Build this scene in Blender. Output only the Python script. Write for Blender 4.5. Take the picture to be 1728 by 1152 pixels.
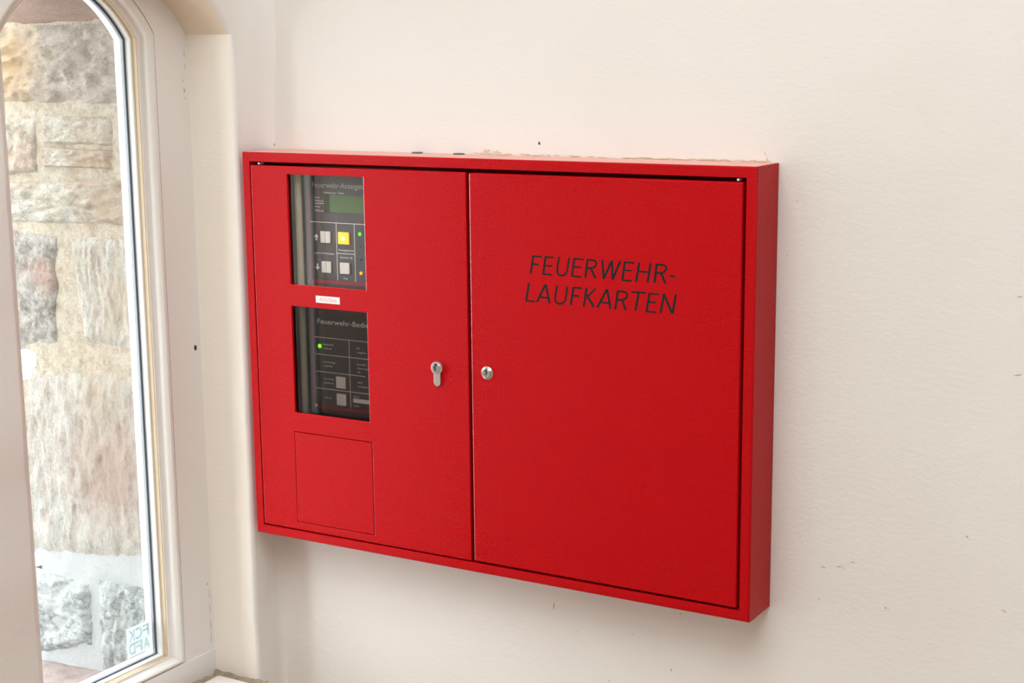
import bpy, bmesh, math, random
from mathutils import Vector, Matrix, noise

# ------------------------------------------------------------------ camera, world, lights, exposure
# World frame: x along the back wall, y into the wall, z up (metres). The cabinet's lower left
# front corner stands at x = 0, y = 0, z = Z0. Helper coordinates below are millimetres from there.
Z0 = 0.96
scene = bpy.context.scene
for o in list(bpy.data.objects):
    bpy.data.objects.remove(o, do_unlink=True)

CAM_LOC = (1.46350, -1.71986, 0.69178)
CAM_R = (0.860825, 0.508805, -0.009906)
CAM_U = (-0.083583, 0.160556, 0.983481)
CAM_F = (-0.501991, 0.845777, -0.180738)
LENS = 54.8903

cam_data = bpy.data.cameras.new('camera')
cam_data.sensor_width = 36.0
cam_data.lens = LENS
cam_data.clip_start = 0.02
cam = bpy.data.objects.new('camera', cam_data)
scene.collection.objects.link(cam)
_m = Matrix(((CAM_R[0], CAM_U[0], -CAM_F[0], CAM_LOC[0]),
             (CAM_R[1], CAM_U[1], -CAM_F[1], CAM_LOC[1]),
             (CAM_R[2], CAM_U[2], -CAM_F[2], CAM_LOC[2] + Z0),
             (0, 0, 0, 1)))
cam.matrix_world = _m
scene.camera = cam

world = bpy.data.worlds.new('overcast_sky')
scene.world = world
world.use_nodes = True
_bg = world.node_tree.nodes['Background']
_bg.inputs['Color'].default_value = (0.90, 0.96, 1.0, 1)
_bg.inputs['Strength'].default_value = 9.0


def area(name, loc, target, size, power, color):
    d = bpy.data.lights.new(name, 'AREA')
    d.shape = 'RECTANGLE'
    d.size, d.size_y = size
    d.energy = power
    d.color = color
    o = bpy.data.objects.new(name, d)
    scene.collection.objects.link(o)
    o.location = loc
    o.rotation_euler = (Vector(target) - Vector(loc)).to_track_quat('-Z', 'Y').to_euler()
    return o


area('overhead_light', (0.95, -1.45, 2.84), (0.95, -1.45, 0), (1.5, 1.4), 37, (0.92, 0.985, 1.0))
area('overhead_light', (1.2, -2.9, 2.84), (1.2, -2.9, 0), (1.6, 0.8), 11, (0.92, 0.985, 1.0))  # added as fill from the front, no such fixture seen

scene.view_settings.view_transform = 'Standard'
scene.view_settings.look = 'None'
scene.view_settings.gamma = 1.0
scene.view_settings.use_curve_mapping = False
scene.view_settings.exposure = 0.16

# ------------------------------------------------------------------ helpers
COL = scene.collection


def V(x, y, z):
    return Vector((x * 0.001, y * 0.001, z * 0.001 + Z0))


def smooth(me, angle=35):
    me.polygons.foreach_set('use_smooth', [True] * len(me.polygons))
    me.set_sharp_from_angle(angle=math.radians(angle))


def mesh(name, verts, faces, mat, parent=None, sm=None, bevel=0, mm=True, segs=2, flatfaces=False):
    """verts in millimetres -> ONE linked mesh object"""
    me = bpy.data.meshes.new(name)
    me.from_pydata([V(*v) if mm else v for v in verts], [], faces)
    bm = bmesh.new()
    bm.from_mesh(me)
    bmesh.ops.remove_doubles(bm, verts=bm.verts, dist=1e-6)
    bmesh.ops.recalc_face_normals(bm, faces=bm.faces)
    if bevel:
        es = [e for e in bm.edges if len(e.link_faces) == 2 and e.calc_face_angle(0) > 0.5]
        bmesh.ops.bevel(bm, geom=es, offset=bevel * 0.001, segments=segs, affect='EDGES', profile=0.5,
                        clamp_overlap=True)
    bm.to_mesh(me)
    bm.free()
    if sm:
        smooth(me, sm)
    me.materials.append(mat)
    o = bpy.data.objects.new(name, me)
    COL.objects.link(o)
    if sm and (bevel or flatfaces):
        wn = o.modifiers.new('weighted_normal', 'WEIGHTED_NORMAL')
        wn.keep_sharp = True
        wn.weight = 100
    if parent:
        o.parent = parent
    return o


def box_vf(x0, x1, y0, y1, z0, z1, base=0):
    v = [(x, y, z) for x in (x0, x1) for y in (y0, y1) for z in (z0, z1)]
    f = [(0, 1, 3, 2), (4, 6, 7, 5), (0, 4, 5, 1), (2, 3, 7, 6), (0, 2, 6, 4), (1, 5, 7, 3)]
    return v, [tuple(i + base for i in q) for q in f]


def box(name, x0, x1, y0, y1, z0, z1, mat, parent=None, bevel=0, sm=None, segs=2):
    v, f = box_vf(x0, x1, y0, y1, z0, z1)
    return mesh(name, v, f, mat, parent, sm, bevel, segs=segs)


def boxes(name, lst, mat, parent=None, bevel=0):
    vs, fs = [], []
    for b in lst:
        v, f = box_vf(*b, base=len(vs))
        vs += v
        fs += f
    return mesh(name, vs, fs, mat, parent, None, bevel)


def prism(pts, y0, y1):
    """outline in (x, z) extruded from y0 to y1"""
    n = len(pts)
    v = [(x, y0, z) for x, z in pts] + [(x, y1, z) for x, z in pts]
    f = [tuple(range(n)), tuple(range(2 * n - 1, n - 1, -1))]
    f += [(i, (i + 1) % n, n + (i + 1) % n, n + i) for i in range(n)]
    return v, f


def lathe(prof, cx, cz, n=40):
    """profile of (radius, y) turned about the y axis through (cx, cz)"""
    vs, fs = [], []
    for r, y in prof:
        for k in range(n):
            a = 2 * math.pi * k / n
            vs.append((cx + r * math.cos(a), y, cz + r * math.sin(a)))
    for i in range(len(prof) - 1):
        for k in range(n):
            a, b = i * n + k, i * n + (k + 1) % n
            fs.append((a, b, b + n, a + n))
    fs.append(tuple(range((len(prof) - 1) * n, len(prof) * n)))
    return vs, fs


def empty(name, loc_mm):
    o = bpy.data.objects.new(name, None)
    o.empty_display_size = 0.05
    COL.objects.link(o)
    return o


def tag(o, label=None, cat=None, group=None, kind=None):
    if label:
        o['label'] = label
    if cat:
        o['category'] = cat
    if group:
        o['group'] = group
    if kind:
        o['kind'] = kind
    return o


def fbm(p, oct=4):
    return noise.fractal(p, 1.0, 2.0, oct, noise_basis='PERLIN_ORIGINAL')


# ------------------------------------------------------------------ materials
def mat_new(name):
    m = bpy.data.materials.new(name)
    m.use_nodes = True
    nt = m.node_tree
    b = nt.nodes['Principled BSDF']
    return m, nt, b


def simple(name, col, rough=0.5, metal=0.0, spec=0.5, emit=None, estr=0.0):
    m, nt, b = mat_new(name)
    b.inputs['Base Color'].default_value = (*col, 1)
    b.inputs['Roughness'].default_value = rough
    b.inputs['Metallic'].default_value = metal
    b.inputs['Specular IOR Level'].default_value = spec
    if emit:
        b.inputs['Emission Color'].default_value = (*emit, 1)
        b.inputs['Emission Strength'].default_value = estr
    return m


def add_noise(nt, scale, detail=4, rough=0.55, mapping=None, rot=(0, 0, 0)):
    tc = nt.nodes.new('ShaderNodeTexCoord')
    mp = nt.nodes.new('ShaderNodeMapping')
    nt.links.new(tc.outputs['Object'], mp.inputs['Vector'])
    if mapping:
        mp.inputs['Scale'].default_value = mapping
    mp.inputs['Rotation'].default_value = rot
    n = nt.nodes.new('ShaderNodeTexNoise')
    n.inputs['Scale'].default_value = scale
    n.inputs['Detail'].default_value = detail
    n.inputs['Roughness'].default_value = rough
    nt.links.new(mp.outputs['Vector'], n.inputs['Vector'])
    return n


def add_bump(nt, b, sources):
    prev = None
    for n, strength, dist in sources:
        bp = nt.nodes.new('ShaderNodeBump')
        bp.inputs['Strength'].default_value = strength
        bp.inputs['Distance'].default_value = dist
        nt.links.new(n.outputs['Fac'], bp.inputs['Height'])
        if prev:
            nt.links.new(prev.outputs['Normal'], bp.inputs['Normal'])
        prev = bp
    nt.links.new(prev.outputs['Normal'], b.inputs['Normal'])


def ramp(nt, src, stops):
    r = nt.nodes.new('ShaderNodeValToRGB')
    el = r.color_ramp.elements
    while len(el) < len(stops):
        el.new(0.5)
    for e, (p, c) in zip(el, stops):
        e.position = p
        e.color = (*c, 1)
    nt.links.new(src.outputs['Fac'], r.inputs['Fac'])
    return r


def plaster(name, c0, c1, rough=0.75, fine=1.0):
    m, nt, b = mat_new(name)
    n = add_noise(nt, 3.0, 5, 0.6)
    r = ramp(nt, n, [(0.3, c0), (0.7, c1)])
    nt.links.new(r.outputs['Color'], b.inputs['Base Color'])
    b.inputs['Roughness'].default_value = rough
    b.inputs['Specular IOR Level'].default_value = 0.25
    a = add_noise(nt, 110, 6, 0.65, (1, 1, 1.7))
    c = add_noise(nt, 9, 3, 0.5, (0.6, 1, 1.6))
    add_bump(nt, b, [(c, 0.16 * fine, 0.006), (a, 0.30 * fine, 0.0016)])
    return m


def powder(name, col, rough=0.30, strength=1.4, spec=0.10):
    m, nt, b = mat_new(name)
    b.inputs['Base Color'].default_value = (*col, 1)
    b.inputs['Roughness'].default_value = rough
    b.inputs['Specular IOR Level'].default_value = spec
    a = add_noise(nt, 580, 3, 0.55)
    add_bump(nt, b, [(a, strength, 0.0006)])
    return m


def glass(name, ior=1.5):
    m = bpy.data.materials.new(name)
    m.use_nodes = True
    nt = m.node_tree
    nt.nodes.remove(nt.nodes['Principled BSDF'])
    out = nt.nodes['Material Output']
    fr = nt.nodes.new('ShaderNodeFresnel')
    fr.inputs['IOR'].default_value = ior
    tr = nt.nodes.new('ShaderNodeBsdfTransparent')
    tr.inputs['Color'].default_value = (0.985, 0.995, 0.99, 1)
    gl = nt.nodes.new('ShaderNodeBsdfGlossy')
    gl.inputs['Roughness'].default_value = 0.02
    mx = nt.nodes.new('ShaderNodeMixShader')
    nt.links.new(fr.outputs['Fac'], mx.inputs['Fac'])
    nt.links.new(tr.outputs['BSDF'], mx.inputs[1])
    nt.links.new(gl.outputs['BSDF'], mx.inputs[2])
    nt.links.new(mx.outputs['Shader'], out.inputs['Surface'])
    return m


def stone_mat(name, light, mid, dark, stain=None, grain=(1, 1, 1), rot=(0, 0, 0), scale=22, seed=0.0, cracks=True):
    m, nt, b = mat_new(name)
    L = nt.links.new
    n = add_noise(nt, scale, 12, 0.74, grain, rot)
    r = ramp(nt, n, [(0.36, dark), (0.46, mid), (0.57, light)])
    g = add_noise(nt, 210, 6, 0.8)
    rg = ramp(nt, g, [(0.38, (0.74, 0.71, 0.68)), (0.55, (1, 1, 1))])      # mineral grains
    mx = nt.nodes.new('ShaderNodeMix')
    mx.data_type = 'RGBA'
    mx.blend_type = 'MULTIPLY'
    mx.inputs['Factor'].default_value = 0.8
    L(r.outputs['Color'], mx.inputs[6])
    L(rg.outputs['Color'], mx.inputs[7])
    col = mx.outputs[2]
    if cracks:                     # thin dark seams along the bedding
        c = add_noise(nt, scale * 0.9, 5, 0.62, grain, rot)
        ab = nt.nodes.new('ShaderNodeMath')
        ab.operation = 'SUBTRACT'
        ab.inputs[1].default_value = 0.47
        a2 = nt.nodes.new('ShaderNodeMath')
        a2.operation = 'ABSOLUTE'
        mr = nt.nodes.new('ShaderNodeMapRange')
        mr.inputs['From Max'].default_value = 0.016
        mr.inputs['To Min'].default_value = 0.75
        mr.inputs['To Max'].default_value = 0.0
        L(c.outputs['Fac'], ab.inputs[0])
        L(ab.outputs[0], a2.inputs[0])
        L(a2.outputs[0], mr.inputs['Value'])
        m2 = nt.nodes.new('ShaderNodeMix')
        m2.data_type = 'RGBA'
        L(mr.outputs['Result'], m2.inputs['Factor'])
        L(col, m2.inputs[6])
        m2.inputs[7].default_value = tuple(q * 0.8 for q in dark) + (1,)
        col = m2.outputs[2]
    L(col, b.inputs['Base Color'])
    b.inputs['Roughness'].default_value = 0.7
    f = add_noise(nt, 170, 8, 0.75, grain, rot)
    add_bump(nt, b, [(n, 0.9, 0.010), (f, 0.8, 0.004)])
    return m


M = {}
M['wall'] = plaster('cream_plaster', (0.79, 0.735, 0.69), (0.82, 0.77, 0.73))
M['wall_far'] = plaster('grey_plaster', (0.60, 0.56, 0.52), (0.64, 0.60, 0.56))
M['wall_side'] = plaster('cream_plaster_side', (0.825, 0.785, 0.755), (0.85, 0.81, 0.78))
M['reveal'] = plaster('beige_reveal_paint', (0.86, 0.775, 0.685), (0.88, 0.80, 0.715))
M['soffit'] = plaster('warm_light_soffit_paint', (0.85, 0.735, 0.58), (0.87, 0.76, 0.62))  # warm bounce light under the arch, painted into a tanner colour
M['wood_paint'] = simple('white_gloss_paint', (0.84, 0.80, 0.775), 0.38, spec=0.4)
M['sash_paint'] = simple('white_sash_paint', (0.84, 0.80, 0.76), 0.22, spec=0.5)
M['outer_paint'] = simple('outer_white_paint', (0.88, 0.88, 0.87), 0.4)
M['gasket'] = simple('dark_rubber', (0.07, 0.09, 0.12), 0.45)
M['sealant'] = simple('tan_sealant', (0.60, 0.47, 0.31), 0.6)
M['spacer'] = simple('aluminium_spacer', (0.23, 0.24, 0.25), 0.5)
M['glass'] = glass('window_glass')
M['view_glass'] = glass('viewing_pane_glass', 1.45)
M['filler'] = stone_mat('brown_filler', (0.72, 0.60, 0.46), (0.62, 0.49, 0.35), (0.45, 0.33, 0.22), scale=60, cracks=False)
M['chip'] = simple('ochre_plaster_chip', (0.74, 0.60, 0.39), 0.9)
M['chip_dark'] = simple('dark_hole', (0.05, 0.04, 0.03), 0.9)
M['chip_grey'] = simple('grey_scuff', (0.54, 0.47, 0.40), 0.9)
M['green'] = simple('green_plug', (0.16, 0.17, 0.06), 0.6)
M['floor'] = simple('brown_tile_floor', (0.48, 0.35, 0.22), 0.5)
M['ceiling'] = plaster('ceiling_plaster', (0.82, 0.78, 0.73), (0.85, 0.81, 0.76))
M['red'] = powder('red_powder_coat', (0.49, 0.002, 0.005))
M['red_edge'] = powder('red_powder_coat_glint_edge', (0.50, 0.003, 0.0065), 0.24, 0.8, 1.0)  # extra gloss and coat put in to draw the window glint
_b = M['red_edge'].node_tree.nodes['Principled BSDF']
_b.inputs['Coat Weight'].default_value = 0.8
_b.inputs['Coat IOR'].default_value = 1.9
_b.inputs['Coat Roughness'].default_value = 0.16
M['red_in'] = powder('red_powder_coat_inside', (0.42, 0.005, 0.008), 0.5)
M['steel'] = simple('brushed_nickel', (0.62, 0.62, 0.61), 0.30, 1.0)
M['steel_dark'] = simple('worn_nickel', (0.50, 0.49, 0.46), 0.24, 1.0)
M['black'] = simple('keyway_black', (0.004, 0.004, 0.004), 0.6)
M['ink'] = simple('black_lettering', (0.014, 0.015, 0.015), 0.5, spec=0.15)
M['white_label'] = simple('white_label_tape', (0.82, 0.78, 0.76), 0.4)
M['pink_ink'] = simple('faded_red_ink', (0.62, 0.30, 0.31), 0.5)
M['panel'] = simple('charcoal_panel', (0.075, 0.068, 0.069), 0.45)
M['panel_edge'] = simple('charcoal_edge', (0.07, 0.08, 0.08), 0.45)
M['navy'] = simple('dark_navy_recess', (0.018, 0.024, 0.036), 0.5)
M['strip'] = simple('plain_beige', (0.40, 0.35, 0.28), 0.5)
M['red_line'] = simple('red_border_print', (0.34, 0.035, 0.05), 0.5)
M['print'] = simple('pale_print', (0.80, 0.77, 0.74), 0.5)
M['print_dim'] = simple('small_pale_print', (0.46, 0.44, 0.42), 0.5)
M['lcd'] = simple('green_lcd', (0.13, 0.19, 0.10), 0.15)
M['lcd_edge'] = simple('dark_green_lcd_edge', (0.045, 0.065, 0.03), 0.2)
M['button'] = simple('grey_key_cap', (0.74, 0.67, 0.62), 0.35)
M['button_lit'] = simple('amber_lit_key_cap', (0.8, 0.45, 0.05), 0.3, emit=(1.0, 0.52, 0.03), estr=0.75)
M['lamp_core'] = simple('amber_lamp_core', (1, .9, .3), 0.3, emit=(1.0, 0.85, 0.25), estr=1.6)
M['led_green'] = simple('green_led', (0.1, 0.6, 0.02), 0.3, emit=(0.10, 0.85, 0.01), estr=0.9)
M['led_bright'] = simple('bright_green_led', (0.2, 0.8, 0.02), 0.3, emit=(0.20, 1.0, 0.0), estr=1.0)
M['led_amber'] = simple('amber_led', (0.8, 0.4, 0.02), 0.3, emit=(1.0, 0.36, 0.0), estr=0.7)
M['led_off'] = simple('unlit_led', (0.10, 0.09, 0.07), 0.3)
M['sheen'] = simple('red_top_sheen', (0.80, 0.42, 0.36), 0.7)
M['plug'] = simple('grey_plastic_plug', (0.10, 0.09, 0.09), 0.5)
def mortar_mat(name):
    m = stone_mat(name, (0.50, 0.43, 0.33), (0.44, 0.36, 0.265), (0.34, 0.26, 0.18), scale=60, cracks=False)
    nt = m.node_tree
    b = nt.nodes['Principled BSDF']
    src = b.inputs['Base Color'].links[0].from_socket
    tc = nt.nodes.new('ShaderNodeTexCoord')
    sp = nt.nodes.new('ShaderNodeSeparateXYZ')
    mr = nt.nodes.new('ShaderNodeMapRange')
    mr.inputs['From Min'].default_value = Z0 + 0.10
    mr.inputs['From Max'].default_value = Z0 - 0.06
    mx = nt.nodes.new('ShaderNodeMix')
    mx.data_type = 'RGBA'
    mx.inputs[7].default_value = (0.44, 0.44, 0.43, 1)     # cold sky light near the ledge, painted into the mortar colour
    nt.links.new(tc.outputs['Object'], sp.inputs['Vector'])
    nt.links.new(sp.outputs['Z'], mr.inputs['Value'])
    nt.links.new(mr.outputs['Result'], mx.inputs['Factor'])
    nt.links.new(src, mx.inputs[6])
    nt.links.new(mx.outputs[2], b.inputs['Base Color'])
    return m


M['mortar'] = mortar_mat('lime_mortar')
M['lintel'] = stone_mat('brown_sandstone', (0.33, 0.20, 0.145), (0.30, 0.175, 0.125), (0.27, 0.155, 0.11), scale=30, grain=(0.4, 1, 3), cracks=False)
M['ledge'] = stone_mat('pink_sandstone', (0.36, 0.28, 0.255), (0.31, 0.23, 0.205), (0.25, 0.18, 0.165), scale=40, cracks=False)
M['ground'] = simple('pale_paving', (0.27, 0.26, 0.25), 0.9)
M['leaf'] = simple('green_leaf', (0.03, 0.16, 0.07), 0.5)
M['bark'] = simple('brown_twig', (0.10, 0.07, 0.04), 0.8)


def film(name, col):
    m, nt, b = mat_new(name)
    b.inputs['Base Color'].default_value = (*col, 1)
    b.inputs['Roughness'].default_value = 0.5
    tl = nt.nodes.new('ShaderNodeBsdfTranslucent')
    tl.inputs['Color'].default_value = (*col, 1)
    mx = nt.nodes.new('ShaderNodeMixShader')
    mx.inputs['Fac'].default_value = 0.5
    nt.links.new(b.outputs['BSDF'], mx.inputs[1])
    nt.links.new(tl.outputs['BSDF'], mx.inputs[2])
    nt.links.new(mx.outputs['Shader'], nt.nodes['Material Output'].inputs['Surface'])
    return m


M['sticker'] = film('faded_sticker_film', (0.48, 0.54, 0.56))
M['sticker_letter'] = film('pale_sticker_letter', (0.84, 0.88, 0.88))

# ------------------------------------------------------------------ room shell
XW = -12.0                      # face of the window wall
YB = 69.8                       # face of the back wall
RX, RY, ZF, ZC = 3200.0, -3700.0, -960.0, 1900.0

wall_back = mesh('wall_back', [(-70, YB, ZF), (RX, YB, ZF), (RX, YB, ZC), (-70, YB, ZC)], [(0, 1, 2, 3)], M['wall'])
tag(wall_back, 'cream plaster wall behind the red cabinet', kind='structure')
o = mesh('wall_right', [(RX, YB, ZF), (RX, RY, ZF), (RX, RY, ZC), (RX, YB, ZC)], [(0, 1, 2, 3)], M['wall_far'])
tag(o, 'grey plaster wall on the right, out of frame', kind='structure')
o = mesh('wall_front', [(XW, RY, ZF), (RX, RY, ZF), (RX, RY, ZC), (XW, RY, ZC)], [(0, 1, 2, 3)], M['wall_far'])
tag(o, 'grey plaster wall behind the camera, out of frame', kind='structure')
o = mesh('floor', [(-70, RY, ZF), (RX, RY, ZF), (RX, YB, ZF), (-70, YB, ZF)], [(0, 1, 2, 3)], M['floor'])
tag(o, 'brown floor of the room, out of frame', kind='structure')
o = mesh('ceiling', [(-70, RY, ZC), (RX, RY, ZC), (RX, YB, ZC), (-70, YB, ZC)], [(0, 1, 2, 3)], M['ceiling'])
tag(o, 'white plaster ceiling of the room, out of frame', kind='structure')

# window wall with its arched opening, rounded plaster edge and reveal
YF, YN = 3.0, -412.0            # far and near side of the opening
YM = (YF + YN) / 2
ZS, ZBOT = 728.0, -262.0        # spring line of the arch, bottom of the opening
HW = (YF - YN) / 2
ARC_R, ARC_Z = 254.0, 577.0


def opening(off):
    """closed-at-the-top opening outline in (y, z), grown by off"""
    R = ARC_R + off
    hw = HW + off
    zs = ARC_Z + math.sqrt(max(R * R - hw * hw, 0))
    pts = []
    for i in range(25):
        t = i / 24
        pts.append((YM + hw, ZBOT + (zs - ZBOT) * t))
    a0 = math.atan2(zs - ARC_Z, hw)
    for i in range(1, 24):
        a = a0 + (math.pi - 2 * a0) * i / 24
        pts.append((YM + R * math.cos(a), ARC_Z + R * math.sin(a)))
    for i in range(25):
        t = i / 24
        pts.append((YM - hw, zs + (ZBOT - zs) * t))
    return pts


ARR = 7.0
vs, fs = [], []
PITCH = 1000.0                   # spacing of an unseen window added for a sheen on the right door
YMID = YM - PITCH / 2
for shift in (0.0, -PITCH):
  rows = []
  rows.append([(XW, y + shift, z) for y, z in opening(ARR)])
  for k in range(1, 9):
    a = math.pi / 2 * k / 8
    rows.append([(XW - ARR * (1 - math.cos(a)), y + shift, z) for y, z in opening(ARR * (1 - math.sin(a)))])
  for xx in (-40, -70, -110):
    rows.append([(xx, y + shift, z) for y, z in opening(0)])
  base = len(vs)
  n = len(rows[0])
  for k, row in enumerate(rows):      # uneven hand-laid plaster along the edge
    for pt in row:
        q = Vector(pt) * 0.02
        d = 1.6 * noise.noise(q) + 0.9 * noise.noise(q * 4)
        if 0 < k < 10:
            pt = (pt[0] + d * 0.5, pt[1] + d, pt[2] + 0.6 * d)
        vs.append(pt)
  fs += [(base + i * n + j, base + i * n + j + 1, base + (i + 1) * n + j + 1, base + (i + 1) * n + j)
         for i in range(len(rows) - 1) for j in range(n - 1)]

  def add_quad(a, b, c, d):
    k = len(vs)
    vs.extend([a, b, c, d])
    fs.append((k, k + 1, k + 2, k + 3))

  # wall face around the opening
  o0 = rows[0]
  yfar = YF + ARR if shift == 0 else YMID
  ynear = YMID if shift == 0 else RY
  for j in range(n - 1):
    a, b = o0[j], o0[j + 1]
    if j < 24:
        if shift:
            add_quad(a, b, (XW, yfar, b[2]), (XW, yfar, a[2]))
    elif j < 48:
        add_quad(a, b, (XW, b[1], ZC), (XW, a[1], ZC))
    else:
        add_quad(a, b, (XW, ynear, b[2]), (XW, ynear, a[2]))
  zs0 = o0[24][2]
  ye, yw = YM + shift + HW + ARR, YM + shift - HW - ARR
  add_quad((XW, yw, zs0), (XW, ynear, zs0), (XW, ynear, ZC), (XW, yw, ZC))
  if shift:
    add_quad((XW, ye, zs0), (XW, yfar, zs0), (XW, yfar, ZC), (XW, ye, ZC))
  add_quad((XW, ynear, ZF), (XW, yfar, ZF), (XW, yfar, ZBOT), (XW, ynear, ZBOT))


def corner_x(z):
    if z < 0:
        return -16.5
    if z < 560:
        return -16.5 + 13.5 * z / 560
    return -3 + 10.0 * min(1.0, (z - 560) / 170)


k0 = len(vs)
NZ, NY = 150, 12
for i in range(NZ + 1):
    z = ZF + (ZC - ZF) * i / NZ
    for j in range(NY + 1):
        t = j / NY
        y = YF + ARR + (YB + 1 - YF - ARR) * t
        cx = corner_x(z)
        x = XW + (cx - XW) * t ** 1.5
        if 0.6 < t:
            x += 7.0 * ((t - 0.6) / 0.4) ** 3     # worn inside corner
        if 0 < j:
            x += 1.2 * noise.noise(Vector((0, y * 0.03, z * 0.012))) * min(1, t * 3)
        vs.append((x, y, z))
for i in range(NZ):
    for j in range(NY):
        a = k0 + i * (NY + 1) + j
        fs.append((a, a + 1, a + NY + 2, a + NY + 1))
wall_left = mesh('wall_left', vs, fs, M['wall_side'], sm=20)
wall_left.data.materials.append(M['reveal'])
wall_left.data.materials.append(M['soffit'])
for pg in wall_left.data.polygons:                 # the reveal is painted beige, the wall face off-white
    c = pg.center
    if c.x < (XW - 5.5) / 1000 and (YN - 4 < c.y * 1000 < YF + 4 or YN - PITCH - 4 < c.y * 1000 < YF - PITCH + 4):
        pg.material_index = 2 if c.z > (ZS + 2) / 1000 + Z0 else 1
tag(wall_left, 'off-white plaster window wall with an arched opening', kind='structure')

# ------------------------------------------------------------------ window
XF = -96.0                       # front face of the window frame
win = empty('window_1', (0, 0, 0))
tag(win, 'tall arched white window left of the red cabinet', kind='structure')
FH, FR, FCY, FCZ = 142.0, 221.0, 45.5, 608.5      # half width, arc radius, arc centre offset, arc centre height


def frame_path(i, zb, xs=1.0):
    """pointed arch outline in (y, z), inset i; zb is the bottom"""
    h = FH - i
    R = FR - i
    zsp = FCZ + math.sqrt(R * R - (h + FCY) ** 2)
    far = [(YM + h, zb), (YM + h, zsp * 0.5 + zb * 0.5)]
    a0 = math.atan2(zsp - FCZ, h + FCY)
    a1 = math.atan2(math.sqrt(R * R - FCY * FCY), FCY)
    for k in range(0, 17):
        a = a0 + (a1 - a0) * k / 16
        far.append((YM - FCY + R * math.cos(a), FCZ + R * math.sin(a)))
    near = [(2 * YM - y, z) for y, z in reversed(far[:-1])]
    return far + near


def sweep(name, prof, mat, sm=30, bot=0.6, zb=-200.0):
    """prof: list of (depth, inset) swept round the closed window outline"""
    vs, fs = [], []
    m = 0
    for d, i in prof:
        p = frame_path(i, zb + bot * i)
        m = len(p)
        vs += [(XF - d, y, z) for y, z in p]
    for r in range(len(prof) - 1):
        for j in range(m):
            a, b = r * m + j, r * m + (j + 1) % m
            fs.append((a, b, b + m, a + m))
    return mesh(name, vs, fs, mat, win, sm=sm)


# flat lining boards between plaster and frame
outl = opening(1.5)
inn = frame_path(0, -200)
ii = inn
vs, fs = [], []


def lin_pt(t, path):
    return path


# far board, near board and the arch board in one lining
op_far = [(YM + HW + 1.5, z) for z in (-202.0,)] 
far_in = [p for p in ii if p[0] >= YM - 0.01]
lin_in, lin_out = [], []
a0w = math.atan2(math.sqrt(ARC_R ** 2 - HW ** 2), HW)
cnt_arc = 17
for k, p in enumerate(far_in):
    lin_in.append(p)
    if k == 0:
        lin_out.append((YM + HW + 2, -202.0))
    elif k == 1:
        lin_out.append((YM + HW + 2, p[1]))
    else:
        a = a0w + (math.pi / 2 - a0w) * (k - 2) / (cnt_arc - 1)
        lin_out.append((YM + (ARC_R + 2) * math.cos(a), ARC_Z + (ARC_R + 2) * math.sin(a)))
lin_in[0] = (lin_in[0][0], -200.0)
mm_in = lin_in + [(2 * YM - y, z) for y, z in reversed(lin_in[:-1])]
mm_out = lin_out + [(2 * YM - y, z) for y, z in reversed(lin_out[:-1])]
nl = len(mm_in)
vs = [(XF, y, z) for y, z in mm_out] + [(XF, y, z) for y, z in mm_in] + [(XF - 30, y, z) for y, z in mm_in]
fs = [(j, j + 1, nl + j + 1, nl + j) for j in range(nl - 1)] + [(nl + j, nl + j + 1, 2 * nl + j + 1, 2 * nl + j) for j in range(nl - 1)]
mesh('lining_board', vs, fs, M['wood_paint'], win, sm=25)
box('apron_board', XF - 30, XF + 1.2, YN - 2, YF + 1.5, -250, -201.2, M['wood_paint'], win, bevel=1.2, sm=30)
hv = [(XF + 0.7, -9.0 + 2.6 * math.cos(a), 270.7 + 4.0 * math.sin(a)) for a in [2 * math.pi * k / 14 for k in range(14)]]
hv += [(XF - 0.5, y, z) for _, y, z in hv]
mesh('screw_hole', hv, [tuple(range(14))] + [(k, (k + 1) % 14, 14 + (k + 1) % 14, 14 + k) for k in range(14)], M['chip_dark'], win)

sweep('window_frame', [(9, 0.0), (1.5, 1.6), (-1, 2.6), (-1.5, 8), (2, 11.5), (6, 13), (12, 14), (13.2, 15.4), (13.5, 19.5), (15, 20.3), (23, 21.0)],
      M['sash_paint'], sm=50)
sweep('glazing_bead', [(22.4, 20.9), (22.8, 24), (24, 24.6), (33, 24.6)], M['outer_paint'], sm=35)
sweep('gasket', [(32.6, 24.0), (32.8, 27.6), (34, 27.8)], M['gasket'])
sweep('spacer_bar', [(34, 27.2), (39, 27.3)], M['spacer'])
sweep('sealant_line', [(14.6, 19.5), (15.2, 21.0), (23.2, 21.8), (23.4, 20.5)], M['sealant'])
sweep('outer_frame', [(39, 20), (39, 26.9), (39.5, 27.3), (50.5, 27.3), (51, 26.6), (51, -75)], M['outer_paint'], sm=30)
for d in (33.4, 38.95):
    p = frame_path(26, -200 + 0.6 * 26)
    mesh('window_pane', [(XF - d, y, z) for y, z in p], [tuple(range(len(p)))], M['glass'], win)

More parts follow.
